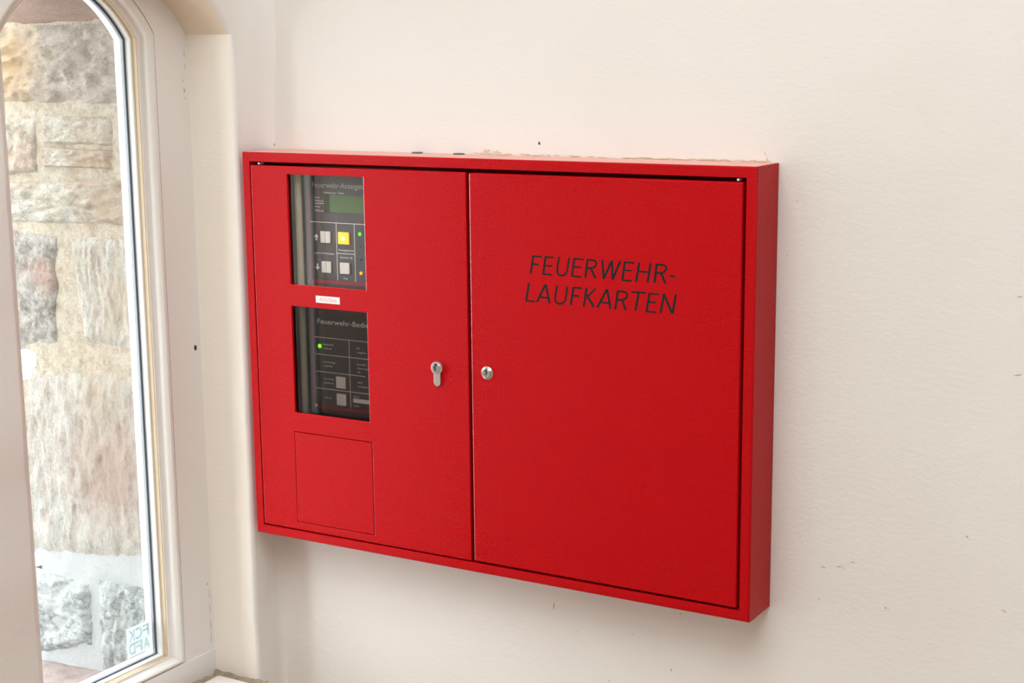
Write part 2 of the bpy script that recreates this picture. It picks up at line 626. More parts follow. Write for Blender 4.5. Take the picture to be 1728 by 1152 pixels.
# window sill board and the crumbly joint round it
sv, sf = box_vf(-76, 13, -445, -14, -262, -233)
sill = box('window_sill', -76, 13, -445, -14, -262, -233, M['wood_paint'], win, bevel=6, sm=40, segs=4)
vs, fs = [], []
NJ = 46
for j in range(NJ + 1):
    for k in range(5):
        x = -97 + 105 * j / NJ
        y = -18 + 23 * k / 4
        z = -240 + 4 * noise.noise(Vector((x * .09, y * .12, 0))) + (4.0 if k in (3, 4) else 0)
        vs.append((x, y, z))
for j in range(NJ):
    for k in range(4):
        a = j * 5 + k
        fs.append((a, a + 1, a + 6, a + 5))
k0 = len(vs)
for j in range(61):
    for k in range(4):
        y = -18 - 400 * j / 60
        x = -96 + 24 * k / 3
        z = -241 + 3 * noise.noise(Vector((x * .09, y * .12, 3))) + (3.5 if k == 0 else 0)
        vs.append((x, y, z))
for j in range(60):
    for k in range(3):
        a = k0 + j * 4 + k
        fs.append((a, a + 1, a + 5, a + 4))
mesh('joint_filler', vs, fs, M['filler'], win, sm=60)

# the added, unseen second window: a copy of the first one with copies of its parts
win2 = win.copy()
win2.name = 'added_window'
COL.objects.link(win2)
win2.location.y -= PITCH / 1000
win2['label'] = 'added arched window further along the window wall, unseen'
for ch in list(win.children):
    if ch.name.startswith(('joint_filler', 'screw_hole')):
        continue
    c = ch.copy()
    COL.objects.link(c)
    c.parent = win2

# ------------------------------------------------------------------ outside masonry seen through the window
wo = empty('wall_outside', (0, 0, 0))
tag(wo, 'rough stone jamb outside the arched window', kind='structure')
vs, fs = [], []
# mortar bed of the far jamb, slightly uneven
NX, NZ2 = 26, 90
for i in range(NZ2 + 1):
    z = -330 + 1100 * i / NZ2
    x0 = -382 if 207 < z < 248 else (-399 if -117 < z < -84 else -426)
    for j in range(NX + 1):
        x = x0 - (x0 + 146) * max(0, j - 1) / (NX - 1)
        y = -55 + 2.5 * fbm(Vector((x * .03, z * .03, 7)), 4)
        if j < 2:
            x += 5 * noise.noise(Vector((z * .03, 5, 0)))
        if j == 0:
            y = 130
        vs.append((x, y, z))
for i in range(NZ2):
    for j in range(NX):
        a = i * (NX + 1) + j
        fs.append((a, a + 1, a + NX + 2, a + NX + 1))
for b in ((-378, -146, -50, 900, -1300, 2600), (-388, -146, -1010, -500, -1300, 2600), (-388, -146, -3800, -PITCH - 500, -1300, 2600),
          (-388, -146, -500, -50, 832, 2600), (-388, -146, -500, -50, -1300, -262), (-388, -146, -PITCH - 500, -1010, 832, 2600), (-388, -146, -PITCH - 500, -1010, -1300, -262)):
    v, f = box_vf(*b, base=len(vs))
    vs += v
    fs += f
mesh('mortar_bed', vs, fs, M['mortar'], wo, sm=60)

W1 = (0.78, 0.74, 0.67)


def stone(corners, m, relief=9, seed=0, grain=(1, 1), proud=3.5, wrap=False, N=44):
    """corners: bottom-left, bottom-right, top-right, top-left in (x, z)"""
    (ax, az), (bx, bz), (cx, cz), (dx, dz) = corners
    vs, fs = [], []
    for i in range(N + 1):
        v = i / N
        for j in range(N + 1):
            u = j / N
            x = (ax * (1 - u) + bx * u) * (1 - v) + (dx * (1 - u) + cx * u) * v
            z = (az * (1 - u) + bz * u) * (1 - v) + (dz * (1 - u) + cz * u) * v
            e = min(u, 1 - u, v, 1 - v)
            if wrap:
                e = min(1 - u, v, 1 - v)
            edge = min(1.0, e * 7)
            edge = edge * (2 - edge)
            q = Vector((x * 0.02 * grain[0], seed * 3.1, z * 0.02 * grain[1]))
            h = 0.5 * fbm(q, 5) + 0.3 * fbm(q * 3.2, 4) + 0.75 * (0.5 - abs(noise.noise(q * 1.3 + Vector((9, 0, 4))))) + 0.3 * (0.4 - abs(noise.noise(q * 3.1)))
            y = -52 - (proud + 3) * edge - relief * h * (0.25 + 0.75 * edge)
            if e < 1e-6:
                w = 3.2 * noise.noise(Vector((x * .05, seed, z * .05)))
                x += w
                z += w
                y = -52
            if wrap and j == 0:
                x += 4 * noise.noise(Vector((z * .06, seed, 1)))
            vs.append((x, y, z))
    for i in range(N):
        for j in range(N):
            a = i * (N + 1) + j
            fs.append((a, a + 1, a + N + 2, a + N + 1))
    if wrap:                       # the quoin's end face, running back round the corner
        k0 = len(vs)
        for i in range(N + 1):
            x, y, z = vs[i * (N + 1)]
            vs.append((x + 3, 120, z))
        for i in range(N):
            fs.append((i * (N + 1), (i + 1) * (N + 1), k0 + i + 1, k0 + i))
    return mesh('stone', vs, fs, m, wo, sm=55)


def stain_at(m, x, z, rad, col, amount=0.8):
    """a rust or clay stain of its own place on one stone"""
    nt = m.node_tree
    b = nt.nodes['Principled BSDF']
    src = b.inputs['Base Color'].links[0].from_socket
    geo = nt.nodes.new('ShaderNodeTexCoord')
    sub = nt.nodes.new('ShaderNodeVectorMath')
    sub.operation = 'SUBTRACT'
    sub.inputs[1].default_value = tuple(V(x, -60, z))
    ln = nt.nodes.new('ShaderNodeVectorMath')
    ln.operation = 'LENGTH'
    n = add_noise(nt, 30, 6, 0.7, (2.0, 1, 0.8))
    ma = nt.nodes.new('ShaderNodeMath')
    ma.operation = 'MULTIPLY_ADD'
    ma.inputs[1].default_value = rad * 0.0022
    mr = nt.nodes.new('ShaderNodeMapRange')
    mr.inputs['From Min'].default_value = rad * 0.0026
    mr.inputs['From Max'].default_value = rad * 0.0013
    mr.inputs['To Max'].default_value = amount
    mx = nt.nodes.new('ShaderNodeMix')
    mx.data_type = 'RGBA'
    mx.inputs[7].default_value = (*col, 1)
    L = nt.links.new
    L(geo.outputs['Object'], sub.inputs[0])
    L(sub.outputs[0], ln.inputs[0])
    L(n.outputs['Fac'], ma.inputs[0])
    L(ln.outputs['Value'], ma.inputs[2])
    L(ma.outputs[0], mr.inputs['Value'])
    L(mr.outputs['Result'], mx.inputs['Factor'])
    L(src, mx.inputs[6])
    L(mx.outputs[2], b.inputs['Base Color'])


sm_grey = stone_mat('stone_pinkish_grey', (0.433, 0.370, 0.311), (0.363, 0.302, 0.247), (0.251, 0.202, 0.160), None, (1, 1, 1.6), seed=1.3)
stain_at(sm_grey, -400, 690, 70, (0.433, 0.269, 0.120))
sm_white = stone_mat('stone_white_tan', (0.485, 0.454, 0.391), (0.424, 0.370, 0.295), (0.303, 0.227, 0.160), None, (1, 1, 1.8), (0, 0.5, 0), seed=2.1)
stain_at(sm_white, -235, 545, 55, (0.355, 0.235, 0.136), 0.7)
stain_at(sm_white, -380, 545, 40, (0.363, 0.244, 0.160), 0.6)
stain_at(sm_white, -200, 470, 40, (0.337, 0.227, 0.136), 0.6)
sm_dark = stone_mat('stone_sparkling_grey', (0.424, 0.386, 0.343), (0.294, 0.260, 0.223), (0.164, 0.143, 0.120), None, scale=60, seed=3.7)
stain_at(sm_dark, -350, 370, 28, (0.303, 0.168, 0.112), 0.7)
sm_vert = stone_mat('stone_vertical_grain', (0.493, 0.470, 0.415), (0.450, 0.412, 0.343), (0.337, 0.269, 0.199), None, (2.6, 1, 0.8), seed=4.2)
stain_at(sm_vert, -185, 340, 62, (0.389, 0.294, 0.192), 0.6)
sm_rust = stone_mat('stone_rust_streaked', (0.485, 0.462, 0.415), (0.433, 0.395, 0.343), (0.329, 0.269, 0.215), None, (2.6, 1, 0.8), (0, 0.2, 0), seed=5.6)
stain_at(sm_rust, -222, 70, 100, (0.329, 0.218, 0.160), 0.75)
stain_at(sm_rust, -250, 200, 60, (0.372, 0.294, 0.199), 0.5)
sm_cold = stone_mat('stone_blue_grey', (0.424, 0.437, 0.415), (0.337, 0.353, 0.343), (0.164, 0.168, 0.168), None, (1, 1, 1.5), (0, -0.6, 0), scale=13, seed=6.4)
stone([(-422, 626), (-150, 626), (-150, 744), (-422, 742)], sm_grey, 10, 1, (1, 1.5), wrap=True)
stone([(-420, 517), (-349, 524), (-346, 607), (-422, 607)], sm_white, 8, 2, (1, 1.3), wrap=True)
stone([(-341, 533), (-192, 533), (-190, 562), (-340, 563)], sm_white, 7, 3, (1, 1.6))
stone([(-341, 568), (-190, 566), (-188, 609), (-338, 611)], sm_white, 7, 13, (1, 1.6))
stone([(-420, 445), (-160, 453), (-160, 520), (-420, 508)], sm_white, 9, 4, (1, 1.5), wrap=True)
stone([(-420, 246), (-331, 262), (-317, 432), (-420, 438)], sm_dark, 6, 5, wrap=True)
stone([(-278, 270), (-160, 262), (-160, 436), (-295, 434)], sm_vert, 6, 6, (2.0, 0.7))
stone([(-424, -84), (-160, -58), (-160, 236), (-396, 220)], sm_rust, 6, 7, (2.0, 0.7), wrap=True)
stone([(-420, -254), (-296, -216), (-292, -112), (-416, -106)], sm_cold, 11, 8, (1, 1.4), wrap=True)
stone([(-282, -256), (-155, -205), (-155, -100), (-276, -100)], sm_cold, 11, 9, (1.6, 0.8))
stone([(-424, 740), (-148, 742), (-148, 838), (-424, 838)], M['lintel'], 2.0, 10, (0.5, 2), proud=2.5, wrap=True)
# sloping outer ledge
led_v, led_f = prism([(-415, -330), (-146, -330), (-146, -248), (-415, -262)], -420, -46)
mesh('outer_ledge', led_v, led_f, M['ledge'], wo, bevel=3)

gr = mesh('ground', [(-9000, -9000, -1300), (-146, -9000, -1300), (-146, 9000, -1300), (-9000, 9000, -1300)], [(0, 1, 2, 3)], M['ground'])
tag(gr, 'pale paving outside the window', kind='structure')

# low shrub outside, a green sliver beyond the stone corner
rnd = random.Random(4)
shrub = empty('shrub', (0, 0, 0))
tag(shrub, 'low green shrub outside, just past the stone corner at the window foot', 'shrub')
vs, fs = [], []
for k in range(420):
    c = Vector((-880 + rnd.gauss(0, 120), 330 + rnd.gauss(0, 120), -800 + rnd.random() * 430))
    a = rnd.random() * 6.28
    t = rnd.uniform(-0.6, 0.9)
    d = Vector((math.cos(a) * math.cos(t), math.sin(a) * math.cos(t), math.sin(t)))
    s = d.cross(Vector((0, 0, 1))).normalized() * 13
    b = len(vs)
    for p in (c, c + d * 22 + s, c + d * 52, c + d * 22 - s):
        vs.append(tuple(p))
    fs.append((b, b + 1, b + 2, b + 3))
tag(mesh('leaves', vs, fs, M['leaf'], shrub), kind='stuff')
vs, fs = [], []
for k in range(7):
    x, y = -880 + rnd.gauss(0, 50), 330 + rnd.gauss(0, 50)
    x1, y1 = x + rnd.gauss(0, 90), y + rnd.gauss(0, 90)
    b = len(vs)
    for (px, py, pz, r) in ((x, y, -1300, 6), (x1, y1, -480, 3)):
        vs += [(px + r * math.cos(q * 1.2566), py + r * math.sin(q * 1.2566), pz) for q in range(5)]
    fs += [(b + q, b + (q + 1) % 5, b + 5 + (q + 1) % 5, b + 5 + q) for q in range(5)]
mesh('stem', vs, fs, M['bark'], shrub)

# ------------------------------------------------------------------ text and stroke helpers
_fc = bpy.data.curves.new('font_probe', 'FONT')
_fo = bpy.data.objects.new('font_probe', _fc)
COL.objects.link(_fo)


def text_geo(body, cap, x, z, y, align='l', width=None, flip=False, weight=0.0):
    """print in the wall plane: cap height, left end and base line in mm; width fits the run"""
    def raw(s):
        _fc.body = s
        _fc.offset = weight
        bpy.context.view_layer.update()
        dg = bpy.context.evaluated_depsgraph_get()
        me = _fo.evaluated_get(dg).to_mesh()
        r = ([(p.co.x, p.co.y) for p in me.vertices], [tuple(q.vertices) for q in me.polygons])
        _fo.evaluated_get(dg).to_mesh_clear()
        return r
    hv, _ = raw('H')
    h = max(p[1] for p in hv)
    tv, tf = raw(body)
    s = cap / h
    x0 = min(p[0] for p in tv)
    x1 = max(p[0] for p in tv)
    sx = s if not width else width / (x1 - x0)
    w = (x1 - x0) * sx
    ox = {'l': 0, 'c': -w / 2, 'r': -w}[align]
    return [(x + ox + (p[0] - x0) * sx, y, z + p[1] * s) for p in tv], tf


class Print:
    def __init__(self):
        self.v, self.f = [], []

    def add(self, vf):
        v, f = vf
        b = len(self.v)
        self.v += v
        self.f += [tuple(i + b for i in q) for q in f]

    def rect(self, x0, x1, z0, z1, y):
        b = len(self.v)
        self.v += [(x0, y, z0), (x1, y, z0), (x1, y, z1), (x0, y, z1)]
        self.f.append((b, b + 1, b + 2, b + 3))

    def poly(self, pts, y):
        b = len(self.v)
        self.v += [(x, y, z) for x, z in pts]
        self.f.append(tuple(range(b, b + len(pts))))

    def ribbon(self, pts, w, y):
        P = [Vector(p) for p in pts]
        ls, rs = [], []
        for i, p in enumerate(P):
            d0 = (P[i] - P[i - 1]).normalized() if i > 0 else None
            d1 = (P[i + 1] - P[i]).normalized() if i < len(P) - 1 else None
            d = (d0 or d1) if not (d0 and d1) else (d0 + d1).normalized()
            nrm = Vector((-d.y, d.x))
            k = 1.0
            if d0 and d1:
                k = 1.0 / max(0.6, nrm.dot(Vector((-d1.y, d1.x))))
            ls.append(p + nrm * w / 2 * k)
            rs.append(p - nrm * w / 2 * k)
        b = len(self.v)
        m = len(P)
        self.v += [(p.x, y, p.y) for p in ls] + [(p.x, y, p.y) for p in rs]
        self.f += [(b + i, b + i + 1, b + m + i + 1, b + m + i) for i in range(m - 1)]

    def build(self, name, mat, parent):
        return mesh(name, self.v, self.f, mat, parent)


# ------------------------------------------------------------------ the red fire brigade cabinet
CW, CH = 778.1, 560.0
cab = empty('fire_brigade_cabinet', (0, 0, 0))
tag(cab, 'wide red two-door steel cabinet hung on the cream wall beside the window', 'cabinet')


def rect_loop(i, y):
    return [(i, y, i), (CW - i, y, i), (CW - i, y, CH - i), (i, y, CH - i)]


prof = [(0.0, 69.2), (0.0, 2.6), (0.35, 1.2), (1.2, 0.35), (2.6, 0.0), (12.6, 0.0), (13.2, 0.25), (13.5, 0.9), (13.5, 15.0), (3, 15.0), (3, 64.0)]
vs = [p for i, y in prof for p in rect_loop(i, y)]
fs = []
for r in range(len(prof) - 1):
    for j in range(4):
        a, b = r * 4 + j, r * 4 + (j + 1) % 4
        fs.append((a, b, b + 4, a + 4))
k = (len(prof) - 1) * 4
fs.append((k, k + 1, k + 2, k + 3))
mesh('cabinet_body', vs, fs, M['red'], cab, sm=40, flatfaces=True)
for x in (258.3, 326.0):
    v, f = lathe([(8.5, 0), (8.5, 1.2), (7.5, 1.7)], 0, 0, 28)
    v = [(p[0] + x, -p[2] * 0.65 + 61.5, p[1] + 560.0 + 0.1) for p in v]
    o = mesh('knockout_plug', v, f, M['plug'], cab, sm=40)
    o['label'] = 'dark grey round plug in the cabinet top'


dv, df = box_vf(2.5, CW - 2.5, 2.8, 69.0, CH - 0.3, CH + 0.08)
df_o = mesh('sheen_film', dv, df, M['sheen'], cab)  # wall reflection on the cabinet top, painted as a thin pale layer
df_o['label'] = 'painted pale sheen on the cabinet top'


def plate(name, xs, zs, holes, y0, thick, mat, parent, bevel):
    """door leaf on a grid of cuts; cells listed in holes are left open"""
    vs, fs, idx = [], [], {}
    for layer in (0, 1):
        for i, x in enumerate(xs):
            for j, z in enumerate(zs):
                idx[layer, i, j] = len(vs)
                vs.append((x, y0 + thick * layer, z))
    solid = {(i, j) for i in range(len(xs) - 1) for j in range(len(zs) - 1)} - set(holes)
    for i, j in solid:
        for l in (0, 1):
            fs.append((idx[l, i, j], idx[l, i + 1, j], idx[l, i + 1, j + 1], idx[l, i, j + 1]))
        for (di, dj, a, b) in ((-1, 0, (i, j), (i, j + 1)), (1, 0, (i + 1, j), (i + 1, j + 1)),
                               (0, -1, (i, j), (i + 1, j)), (0, 1, (i, j + 1), (i + 1, j + 1))):
            if (i + di, j + dj) not in solid:
                fs.append((idx[0, a[0], a[1]], idx[0, b[0], b[1]], idx[1, b[0], b[1]], idx[1, a[0], a[1]]))
    return mesh(name, vs, fs, mat, parent, sm=40, bevel=bevel, segs=3)


left = plate('left_door', [15.8, 77.7, 80.2, 211.0, 214.6, 375.4], [15.6, 26.9, 161.8, 190.3, 344.6, 375.7, 530.5, 541.9],
             [(2, 3), (2, 5), (1, 1), (2, 1), (3, 1)], -0.4, 4.0, M['red'], cab, 1.0)
right = plate('right_door', [380.3, 761.2], [16.6, 541.4], [], -1.4, 17.0, M['red'], cab, 2.0)
# folded rims behind the left door
boxes('door_rim', [(16.4, 18.2, 3.4, 16, 16.4, 541), (372.8, 374.6, 3.4, 16, 16.4, 541), (18, 373, 3.4, 16, 16.4, 18.2), (18, 373, 3.4, 16, 539.4, 541.2)],
      M['red_in'], left)
def gloss_edges(o):
    """left-facing rounded edges get extra gloss, put in for the window glint"""
    o.data.materials.append(M['red_edge'])
    for pg in o.data.polygons:
        n = pg.normal
        if n.x < -0.05 and n.y < -0.05:
            pg.material_index = 1


for q in (left, right):
    gloss_edges(q)
left['label'] = 'left door with two viewing panes'
right['label'] = 'right door with black lettering'

# blank flap let into the left door, with a fine gap all round
ins = box('blank_flap', 78.5, 213.8, -0.45, 1.6, 27.7, 161.0, M['red'], left, bevel=0.7, sm=60)
gloss_edges(ins)
box('flap_backing', 74, 218, 2.6, 3.4, 23, 166, M['red_in'], left)
for z0, z1 in ((190.3, 344.6), (375.7, 530.5)):
    mesh('viewing_pane', [(76, 3.9, z0 - 4), (215, 3.9, z0 - 4), (215, 3.9, z1 + 4), (76, 3.9, z1 + 4)], [(0, 1, 2, 3)], M['view_glass'], left)

# number label between the two panes
lab = box('number_label', 124.4, 165.8, -0.8, -0.35, 352.9, 362.7, M['white_label'], left)
P = Print()
P.add(text_geo('400/066', 5.6, 145.6, 355.0, -0.88, 'c', 31))
P.build('label_print', M['pink_ink'], left)

# lettering on the right door
LETTERS = [('s', [(476.4, 438.4), (472.6, 415.8)]), ('b', [(474.7, 438.1), (489.1, 437.9)]), ('b', [(474.3, 428.0), (484.7, 427.9)]), ('s', [(494.6, 439.2), (490.8, 414.9)]), ('b', [(493.4, 438.1), (506.8, 438.1)]), ('b', [(492.7, 427.1), (503.9, 426.9)]), ('b', [(491.0, 416.0), (503.5, 415.8)]), ('c', [(514.2, 439.4), (511.2, 424.3), (511.5, 418.7), (514.4, 416.1), (518.2, 415.6), (522.6, 417.3), (525.3, 420.9), (526.4, 425.2), (528.5, 439.3)]), ('s', [(536.1, 439.3), (532.5, 415.1)]), ('b', [(535.3, 438.3), (549.4, 438.1)]), ('b', [(534.5, 428.2), (545.6, 427.9)]), ('b', [(532.9, 416.1), (545.4, 415.6)]), ('s', [(554.8, 439.3), (551.7, 414.9)]), ('c', [(554.3, 438.0), (563.3, 438.1), (566.4, 436.6), (567.3, 433.9), (566.1, 430.8), (562.5, 428.1), (553.2, 427.1)]), ('s', [(559.4, 427.9), (566.1, 415.0)]), ('s', [(575.7, 439.4), (577.4, 415.2)]), ('s', [(577.4, 415.2), (589.0, 439.3)]), ('s', [(589.0, 439.3), (589.9, 415.0)]), ('s', [(589.9, 415.0), (600.7, 439.2)]), ('s', [(606.9, 439.2), (603.4, 414.6)]), ('b', [(606.2, 438.1), (620.0, 437.7)]), ('b', [(605.1, 428.2), (616.2, 427.9)]), ('b', [(603.7, 415.5), (616.4, 415.2)]), ('s', [(626.8, 439.0), (622.5, 414.6)]), ('s', [(642.3, 439.0), (638.0, 414.6)]), ('b', [(624.6, 427.9), (640.4, 427.6)]), ('s', [(650.3, 438.8), (647.5, 414.9)]), ('c', [(649.8, 437.7), (658.4, 437.9), (662.2, 436.5), (663.4, 433.9), (662.0, 430.5), (658.5, 428.1), (649.0, 426.9)]), ('s', [(656.0, 428.1), (662.3, 414.9)]), ('b', [(667.8, 424.9), (675.2, 424.8)]), ('s', [(469.7, 403.2), (465.4, 379.2)]), ('b', [(465.3, 379.9), (478.8, 379.7)]), ('s', [(494.3, 403.1), (481.4, 379.2)]), ('s', [(494.3, 403.1), (500.1, 378.5)]), ('b', [(486.4, 385.9), (498.5, 385.8)]), ('c', [(511.1, 402.9), (508.1, 387.5), (508.4, 382.5), (511.3, 379.6), (515.4, 379.1), (519.9, 380.8), (522.8, 384.2), (523.8, 388.1), (526.0, 402.5)]), ('s', [(534.9, 402.6), (530.8, 378.9)]), ('b', [(534.1, 401.5), (547.1, 401.6)]), ('b', [(532.8, 391.3), (543.2, 391.0)]), ('s', [(553.7, 402.8), (549.3, 378.4)]), ('b', [(566.7, 402.3), (554.3, 391.4)]), ('b', [(553.7, 392.7), (563.8, 378.9)]), ('s', [(582.3, 402.8), (568.6, 378.4)]), ('s', [(582.3, 402.8), (587.0, 378.4)]), ('b', [(574.9, 385.7), (586.2, 385.3)]), ('s', [(597.5, 402.4), (593.7, 378.1)]), ('c', [(596.9, 401.1), (605.5, 401.3), (609.3, 399.9), (610.5, 397.1), (609.3, 393.9), (606.0, 391.1), (595.7, 389.7)]), ('s', [(603.0, 391.2), (608.2, 378.3)]), ('b', [(616.0, 401.6), (636.1, 401.7)]), ('s', [(626.2, 401.9), (621.8, 378.5)]), ('s', [(641.0, 402.2), (636.6, 377.5)]), ('b', [(640.1, 401.1), (653.5, 401.0)]), ('b', [(638.7, 390.7), (649.6, 390.4)]), ('b', [(636.8, 378.8), (649.7, 378.5)]), ('s', [(660.5, 402.6), (655.9, 378.0)]), ('s', [(660.2, 402.3), (671.6, 378.3)]), ('s', [(676.2, 402.6), (672.0, 378.3)])]
P = Print()
for q, (kind, pts) in enumerate(LETTERS):
    y = -1.44 - 0.004 * (q % 5)
    if kind == 's':
        (x0, z0), (x1, z1) = pts
        d = Vector((x1 - x0, z1 - z0)).normalized()
        w = 3.15 / abs(d.y) / 2
        P.poly([(x0 - w, z0), (x0 + w, z0), (x1 + w, z1), (x1 - w, z1)], y)
    elif kind == 'b':
        (x0, z0), (x1, z1) = pts
        d = Vector((x1 - x0, z1 - z0)).normalized()
        w = (2.35 if abs(d.y) < 0.2 else 2.8) / max(0.3, abs(d.x)) / 2
        sl = 0.157 * w
        P.poly([(x0 - sl, z0 - w), (x1 - sl, z1 - w), (x1 + sl, z1 + w), (x0 + sl, z0 + w)], y)
    else:
        # round the bowl with a subdivided curve
        C = [Vector(p) for p in pts]
        for _ in range(2):
            D = [C[0]]
            for a, b in zip(C[:-1], C[1:]):
                D += [a * 0.75 + b * 0.25, a * 0.25 + b * 0.75]
            C = D + [C[-1]]
        P.ribbon([(c.x, c.y) for c in C], 2.65, y)
P.build('lettering', M['ink'], right)

# euro profile cylinder on the left door
LX, LZ = 326.8, 278.7
prof = [(9.35, 2), (9.35, -3.4), (8.7, -4.4), (6.9, -4.7)]
mesh('lock_cylinder', *lathe(prof, LX, LZ, 48), M['steel'], left, sm=35)
tong = []
for k in range(13):
    a = math.pi + math.pi * k / 12
    tong.append((LX + 5.4 * math.cos(a), 258.9 + 5.4 * math.sin(a)))
tong += [(LX + 5.4, 276), (LX - 5.4, 276)]
v, f = prism(tong, -3.3, 2)
mesh('lock_tongue', v, f, M['steel'], left, sm=40, bevel=0.6)
mesh('lock_core', *lathe([(6.8, 0), (6.8, -4.9), (6.3, -5.4)], LX, LZ, 40), M['steel_dark'], left, sm=35)
P = Print()
P.ribbon([(LX - 0.9, LZ + 6.0), (LX - 0.9, LZ + 3.0), (LX - 2.3, LZ + 0.9), (LX - 1.1, LZ - 0.6), (LX - 2.0, LZ - 3.6)], 2.3, -5.46)
P.poly([(LX - 2.2, LZ + 3.4), (LX + 1.6, LZ + 3.8), (LX + 1.9, LZ + 6.0), (LX - 1.8, LZ + 6.2)], -5.47)
P.build('keyway', M['black'], left)
# round cam lock on the right door
KX, KZ = 404.9, 278.8
mesh('lock_collar', *lathe([(9.4, 0), (9.4, -1.2), (8.8, -2.2), (7.3, -3.0), (6.7, -2.4)], KX, KZ, 48), M['steel'], right, sm=35)
mesh('lock_core', *lathe([(6.2, 0), (6.2, -3.2), (5.7, -3.6)], KX, KZ, 40), M['steel_dark'], right, sm=35)
P = Print()
P.ribbon([(KX - 1.2, KZ + 5.2), (KX - 1.0, KZ + 2.6), (KX + 0.7, KZ + 1.2), (KX - 0.9, KZ - 0.8), (KX + 0.2, KZ - 2.2)], 1.9, -3.66)
P.poly([(KX - 2.7, KZ + 2.4), (KX + 1.0, KZ + 2.8), (KX + 0.8, KZ + 5.2), (KX - 1.8, KZ + 5.4)], -3.67)
P.build('keyway', M['black'], right)
# pale hinge pins in the top gap
for x in (28.5, 753.5):
    mesh('hinge_pin', *lathe([(1.7, 12), (1.7, 2.2), (1.2, 1.6)], x, 544.0, 12), M['white_label'], cab, sm=40)

# fittings behind the viewing panes
v, f = [], []
for k in range(9):
    a = math.pi * k / 8
    for z in (178, 538):
        v.append((81.8 - 5.6 * math.cos(a), 22 - 4.5 * math.sin(a), z))
f = [(2 * k, 2 * k + 1, 2 * k + 3, 2 * k + 2) for k in range(8)]
mesh('beige_strip', v, f, M['strip'], cab, sm=60)  # curved beige strip left of the indicator panels
box('backing_plate', 20, 330, 38, 40, 30, 540, M['navy'], cab)
PY = 30.0


def device(zlo, zhi, name):
    d = box(name, 86.5, 268, PY, PY + 7.5, zlo, zhi, M['panel'], cab, bevel=0.8)
    return d


def lines(parent, lst, w=0.85):
    P = Print()
    for x0, z0, x1, z1 in lst:
        if abs(x1 - x0) > abs(z1 - z0):
            P.rect(x0, x1, z0 - w / 2, z0 + w / 2, PY - 0.25)
        else:
            P.rect(x0 - w / 2, x0 + w / 2, min(z0, z1), max(z0, z1), PY - 0.25)
    return P.build('grid_lines', M['print'], parent)


def button(parent, x0, x1, z0, z1, mat, label=None):
    b = box('push_button', x0, x1, PY - 2.2, PY + 0.5, z0, z1, mat, parent, bevel=0.9, sm=40)
    if label:
        b['label'] = label
    return b


def led(parent, x, z, r, mat, name='indicator_lamp', label=None):
    o = mesh(name, *lathe([(r, PY), (r, PY - 0.9), (r * 0.75, PY - 1.6), (r * 0.35, PY - 2.0)], x, z, 18), mat, parent, sm=60)
    if label:
        o['label'] = label
    return o


# upper panel
up = device(368, 533, 'display_panel')
up['label'] = 'dark upper indicator panel with green display'
P = Print()
P.rect(91.4, 94.0, 378, 531, PY - 0.2)
P.rect(94.0, 266, 375.6, 380.4, PY - 0.2)
P.build('red_border', M['red_line'], up)
lines(up, [(95.5, 462.3, 266, 462.3), (140.6, 462, 140.6, 381), (171.7, 462, 171.7, 381), (141, 419.7, 171.7, 419.7)])
P = Print()
P.add(text_geo('Feuerwehr-Anzeigetableau', 7.4, 101.0, 511.0, PY - 0.25, 'l', 113))
P.build('panel_title', M['print_dim'], up)
def caption(parent, body, cap, x, z, w):
    P = Print()
    P.add(text_geo(body, cap, x, z, PY - 0.25, 'l', w))
    return P.build('caption', M['print'], parent)


for c in (('Meldergruppe   Melder', 2.0, 120.3, 503.4, 36), ('erste', 2.0, 104.6, 496.0, 8.5), ('Meldung', 2.3, 104.6, 491.2, 15),
          ('letzte', 2.2, 104.8, 483.2, 9), ('Meldung', 2.3, 104.8, 477.6, 14), ('weitere Meldungen', 2.4, 101.3, 417.4, 34.5),
          ('Anzeigeebene', 2.6, 143.2, 423.4, 26.8), ('Summer ab', 2.5, 145.8, 413.2, 21.5), ('Test', 2.5, 150.5, 383.4, 7.5)):
    caption(up, *c)
P = Print()
P.rect(104.8, 119.8, 488.2, 489.0, PY - 0.25)
P.build('caption_rule', M['print'], up)
box('display_screen', 121.5, 131.0, PY - 0.6, PY + 0.3, 476.2, 501.6, M['lcd_edge'], up)
box('display_screen', 131.0, 215, PY - 0.7, PY + 0.3, 477.2, 501.2, M['lcd'], up)
P = Print()
P.poly([(104.0, 436.2), (106.4, 436.2), (106.4, 441.0), (109.2, 441.0), (105.2, 445.4), (101.2, 441.0), (104.0, 441.0)], PY - 0.25)
P.build('arrow_print', M['print'], up)
P = Print()
P.poly([(104.4, 403.2), (106.8, 403.2), (106.8, 398.4), (109.6, 398.4), (105.6, 394.0), (101.6, 398.4), (104.4, 398.4)], PY - 0.25)
P.build('arrow_print', M['print'], up)
button(up, 113.4, 121.9, 433.3, 449.8, M['button'])
button(up, 122.2, 130.9, 433.3, 449.8, M['button'])
button(up, 113.8, 122.1, 390.9, 407.3, M['button'])
button(up, 122.4, 130.6, 390.9, 407.3, M['button'])
button(up, 144.2, 162.8, 433.0, 450.0, M['button_lit'], 'amber lit push button')
mesh('lamp_core', *lathe([(3.6, PY - 2.0), (3.2, PY - 2.6), (1.5, PY - 2.9)], 153.4, 441.0, 20), M['lamp_core'], up, sm=60)
button(up, 146.0, 162.6, 391.2, 407.2, M['button'])
led(up, 181.3, 448.6, 2.6, M['led_green'], label='green indicator lamp')
led(up, 181.5, 431.0, 1.6, M['led_off'])
led(up, 181.5, 412.5, 1.6, M['led_off'])
led(up, 181.6, 393.8, 2.5, M['led_amber'], label='amber indicator lamp')
